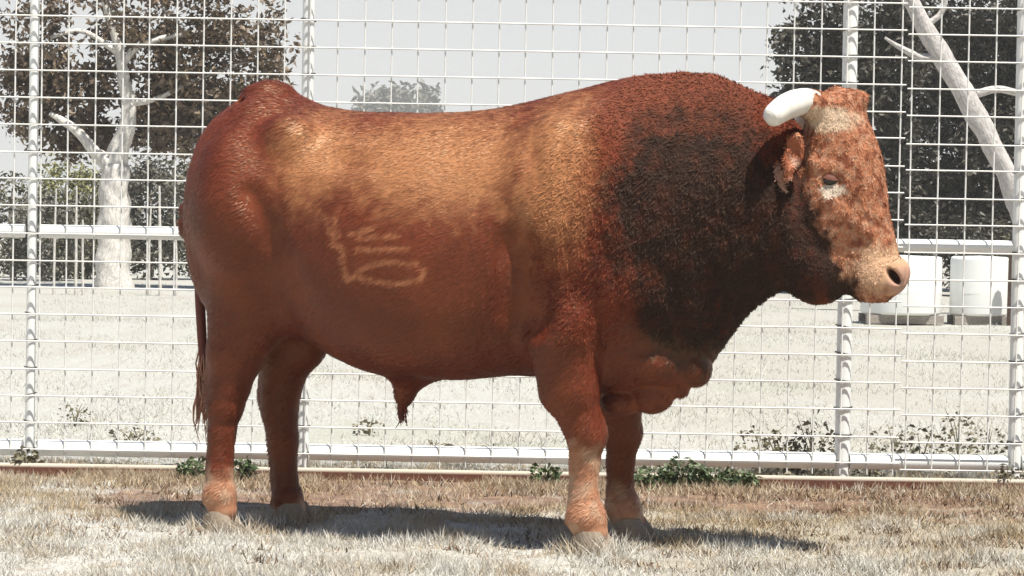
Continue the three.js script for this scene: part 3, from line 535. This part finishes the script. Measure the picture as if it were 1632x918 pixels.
// ---------------------------------------------------------------- tanks
{
  const tm = new THREE.MeshStandardMaterial({ color: lin(0.78, 0.79, 0.77), roughness: 0.5 }), z = -20, s = pxAt(z), bot = 366 + 1 / s;
  const tank = (x0, x1, yTop, lean, label) => {
    const r = (x1 - x0) / 2 * s, c = at((x0 + x1) / 2, 480, z), h = at((x0 + x1) / 2, yTop, z).y, t = thing('white_tank', label, 'tank', [c.x, 0, z], 'white tanks behind the fence');
    const pr = [[0, 0.1], [r * 0.94, 0.1], [r, 0.13], [r, h * 0.45], [r * 1.015, h * 0.47], [r, h * 0.49], [r * 0.995, h * 0.95], [r * 0.97, h * 0.99], [r * 0.9, h * 1.0], [0, h * 1.015]].map(([a, b]) => new THREE.Vector2(a, b));
    part('shell', new THREE.LatheGeometry(pr, 40), tm, t).rotation.z = lean;
    for (const q of [-1, 1]) { const k = part('skid', new THREE.BoxGeometry(r * 1.9, 0.1, 0.12), BARK.grey, t); k.position.set(0, 0.049, q * r * 0.6); }
  };
  tank(1372, 1500, 408, -0.0, 'white tank showing just beyond the muzzle of the bull');
  tank(1514, 1606, 409, 0, 'white tank standing right of the dark gap beside the muzzle');
  const p = thing('timber_post', 'brown timber post right of the white tanks', 'post', [at(1616, 480, -19.5).x, 0, -19.5]);
  const g = new THREE.CylinderGeometry(0.07, 0.08, at(1616, 405, -19.5).y, 12, 4); g.translate(0, at(1616, 405, -19.5).y / 2, 0); part('shaft', g, barkM(0.16, 0.10, 0.07), p);
  part('cap', new THREE.ConeGeometry(0.08, 0.05, 12).translate(0, at(1616, 405, -19.5).y + 0.025, 0), barkM(0.2, 0.14, 0.1), p);
}

// ---------------------------------------------------------------- grass and weeds
function blades(name, label, count, place, len, wid, tones) {
  const g = new THREE.BufferGeometry();
  g.setAttribute('position', new THREE.Float32BufferAttribute([-0.5, 0, 0, 0.5, 0, 0, -0.35, 0.55, 0.12, 0.35, 0.55, 0.12, 0, 1, 0.42], 3)); g.setIndex([0, 1, 2, 1, 3, 2, 2, 3, 4]); g.computeVertexNormals();
  const m = new THREE.InstancedMesh(g, new THREE.MeshStandardMaterial({ color: 0xffffff, roughness: 0.8, side: THREE.DoubleSide }), count);
  const o = new THREE.Object3D(), c = new THREE.Color(); let k = 0;
  for (let tries = 0; k < count && tries < count * 8; tries++) {
    const p = place(); if (!p) continue; const [x, z, sc = 1, tone] = p;
    o.position.set(x, groundH(x, z) - 0.004, z); o.rotation.set(rr(-0.9, 0.9), rr(0, 6.28), rr(-0.9, 0.9)); o.scale.set(wid * rr(0.6, 1.4), len * sc * rr(0.5, 1.4), len * sc * rr(0.5, 1.4)); o.updateMatrix(); m.setMatrixAt(k, o.matrix);
    const t = mix3(tones[0], tones[1], tone ?? rnd()), v = rr(0.85, 1.15); m.setColorAt(k, c.setRGB(t[0] * v, t[1] * v, t[2] * v)); k++;
  }
  m.count = k; m.name = name; m.castShadow = m.receiveShadow = true; scene.add(m); return tag(m, label, name.includes('weed') ? 'weeds' : 'grass', null, 'stuff');
}
const feet = [[352, 838, 0.17], [470, 834, -0.15], [944, 886, 0.20], [1008, 858, -0.18]].map((q) => { const l = L(...q); return [BO.x + fw.x * l.x + nw.x * l.z, BO.z + fw.z * l.x + nw.z * l.z]; });
const near = (x, z) => feet.some(([a, b]) => Math.hypot(x - a, z - b) < 0.14);
blades('straw_grass', 'short pale dry grass and straw around the hooves', 150000, () => { const x = rr(-2.6, 2.8), z = rr(-2.2, 1.5); const b = bare(x, z), d = fbm(x * 3, z * 3, 41); return rnd() < (1 - b * 0.82) * (0.5 + d) ? [x, z, (1 + d * 1.3) * (near(x, z) ? 1.7 : 1), Math.min(1, Math.max(0, 0.25 + 0.6 * sst(-0.5, 0.6, z + 0.25 * fbm(x * 2, z * 2, 77) - 0.15 * x) + 1.6 * fbm(x * 4, z * 5, 71) + rr(-0.35, 0.35)))] : null; }, 0.032, 0.0028, [[0.39, 0.30, 0.185], [0.56, 0.545, 0.50]]);
blades('brown_litter', 'dark brown stalks and leaf litter scattered over the straw', 9500, () => { const x = rr(-2.4, 2.6), z = rr(-1.6, 1.2), d = fbm(x * 3.5, z * 4.5, 81) + 0.05 + 0.16 * sst(-0.6, 1.2, x) - 0.1 * sst(0, 0.8, z); return d > 0.2 && rnd() < d * 2 ? [x, z, 1] : null; }, 0.028, 0.006, [[0.10, 0.06, 0.035], [0.24, 0.16, 0.09]]);
blades('straw_litter', 'loose tan straw drifted against the ground beam', 26000, () => { const x = rr(-2.4, 2.6), z = FZ + 0.13 + Math.abs(rr(-1, 1) * rnd()) * 0.5, px = 816 + x * 399; const open = sst(500, 540, px) * (1 - sst(740, 790, px)) + sst(1230, 1270, px) * (1 - sst(1480, 1520, px)); return rnd() < (1 - open * 0.93) * (0.35 + fbm(x * 2.5, z * 3, 61) * 1.4) ? [x, z, 1.2] : null; }, 0.035, 0.003, [[0.33, 0.22, 0.13], [0.50, 0.43, 0.32]]);
blades('field_grass', 'pale dry grass covering the paddock beyond the fence', 60000, () => { const z = -1.8 - Math.pow(rnd(), 1.7) * 30, w = 2.2 + (8 - z) * 0.12, x = rr(-w, w), d = fbm(x * 0.9, z * 0.5, 51); return rnd() < 0.35 + d * 1.3 ? [x, z, 1 + d] : null; }, 0.034, 0.004, [[0.42, 0.41, 0.35], [0.52, 0.51, 0.45]]);
// weeds along the fence: each clump a plant of its own
const weedG = (n, h, s, pal) => {
  const pos = [], col = [], idx = [];
  for (let i = 0; i < n; i++) {
    const a = rr(0, 6.28), r = s * Math.sqrt(rnd()), y = h * rnd() * (1.1 - 0.5 * r / s), p = V(Math.cos(a) * r, y, Math.sin(a) * r * 0.6), d = V(Math.cos(a) + rr(-1, 1), rr(-0.4, 0.9), Math.sin(a) + rr(-1, 1)).normalize(), b = V(rr(-1, 1), rr(-1, 1), rr(-1, 1)).cross(d).normalize(), l = rr(0.015, 0.035), k = pos.length / 3, c = mix3(pal[0], pal[1], rnd());
    for (const [x, q, u] of [[0, 0, 0], [0.5, 0.3, 0.1], [1, 0, -0.1], [0.5, -0.3, 0.1]]) { const v = p.clone().addScaledVector(d, x * l).addScaledVector(b, q * l); v.y += u * l; pos.push(v.x, Math.max(0.002, v.y), v.z); col.push(...c); }
    idx.push(k, k + 1, k + 2, k, k + 2, k + 3);
  }
  const g = new THREE.BufferGeometry(); g.setAttribute('position', new THREE.Float32BufferAttribute(pos, 3)); g.setAttribute('color', new THREE.Float32BufferAttribute(col, 3)); g.setIndex(idx); g.computeVertexNormals(); return g;
};
const GREEN = [[0.035, 0.06, 0.025], [0.11, 0.15, 0.06]], DRY = [[0.10, 0.09, 0.055], [0.22, 0.19, 0.12]];
function weed(px, z, h, s, n, pal, label, group) {
  const p = at(px, 600, z), t = thing('weed', label, 'weed', [p.x, groundH(p.x, z), z], group), st = [];
  for (let i = 0; i < Math.max(3, n / 60); i++) { const a = rr(0, 6.28), r = s * rnd(); st.push(tube([V(0, -0.01, 0), V(Math.cos(a) * r * 0.4, h * 0.5, Math.sin(a) * r * 0.3), V(Math.cos(a) * r, h * rr(0.7, 1), Math.sin(a) * r * 0.6)], [0.003, 0.0025, 0.001], 4, 6)); }
  part('stem', mergeGeometries(st), new THREE.MeshStandardMaterial({ color: lin(0.16, 0.14, 0.08), roughness: 0.9 }), t);
  part('foliage', weedG(n, h, s, pal), M.leaf, t);
}
for (const [px, z, h, s, n, pal, label] of [
  [1048, -1.45, 0.09, 0.09, 260, GREEN, 'green weed clump just right of the far fore leg'], [1092, -1.48, 0.12, 0.10, 380, GREEN, 'tallest green weed clump under the brisket'], [1140, -1.5, 0.08, 0.10, 260, GREEN, 'low green weed clump third right of the fore legs'], [1182, -1.52, 0.07, 0.07, 180, GREEN, 'small green weed clump at the right end of the green row'],
  [315, -1.45, 0.10, 0.07, 240, GREEN, 'dark green weed just left of the near hind leg'], [383, -1.45, 0.10, 0.06, 220, GREEN, 'dark green weed between the hind legs'], [872, -1.5, 0.10, 0.05, 150, GREEN, 'green weed just left of the near fore leg'],
  [1245, -1.95, 0.20, 0.10, 260, DRY, 'dry brown weed left of the tall fence post'], [1300, -1.98, 0.26, 0.10, 320, DRY, 'tall dry brown weed against the tall fence post'], [1390, -1.9, 0.12, 0.07, 140, DRY, 'small dry weed just right of the tall fence post'], [1470, -2.2, 0.22, 0.12, 160, DRY, 'sparse dry weed midway along the right fence panel'], [1610, -1.6, 0.10, 0.07, 140, DRY, 'dry weed at the foot of the right end post'], [42, -1.6, 0.10, 0.05, 200, DRY, 'dark dry tuft at the foot of the left end post'],
  [780, -2.6, 0.06, 0.05, 70, DRY, 'tiny dry weed seen under the belly'], [690, -2.4, 0.10, 0.08, 60, DRY, 'sparse dry weed seen below the sheath'],
  [1215, -2.9, 0.16, 0.12, 90, DRY, 'sparse dry weed in the field below the throat'], [1530, -3.0, 0.24, 0.08, 110, DRY, 'upright dry weed in the field below the right white tank'], [1575, -2.5, 0.20, 0.09, 100, DRY, 'dry weed in the field near the right end post'], [1425, -3.2, 0.14, 0.10, 80, DRY, 'thin dry weed in the field below the left white tank'], [215, -3.0, 0.08, 0.10, 70, DRY, 'low dry weed in the field left of the tail'], [120, -4.0, 0.12, 0.08, 60, DRY, 'thin dry weed in the field near the left end post'], [590, -3.6, 0.10, 0.07, 60, DRY, 'thin dry weed in the field behind the far hind leg'],
]) weed(px, z, h, s, n, pal, label);

scene.fog = new THREE.FogExp2(new THREE.Color().setRGB(0.86, 0.87, 0.85), 0.0011);
renderer.render(scene, camera);
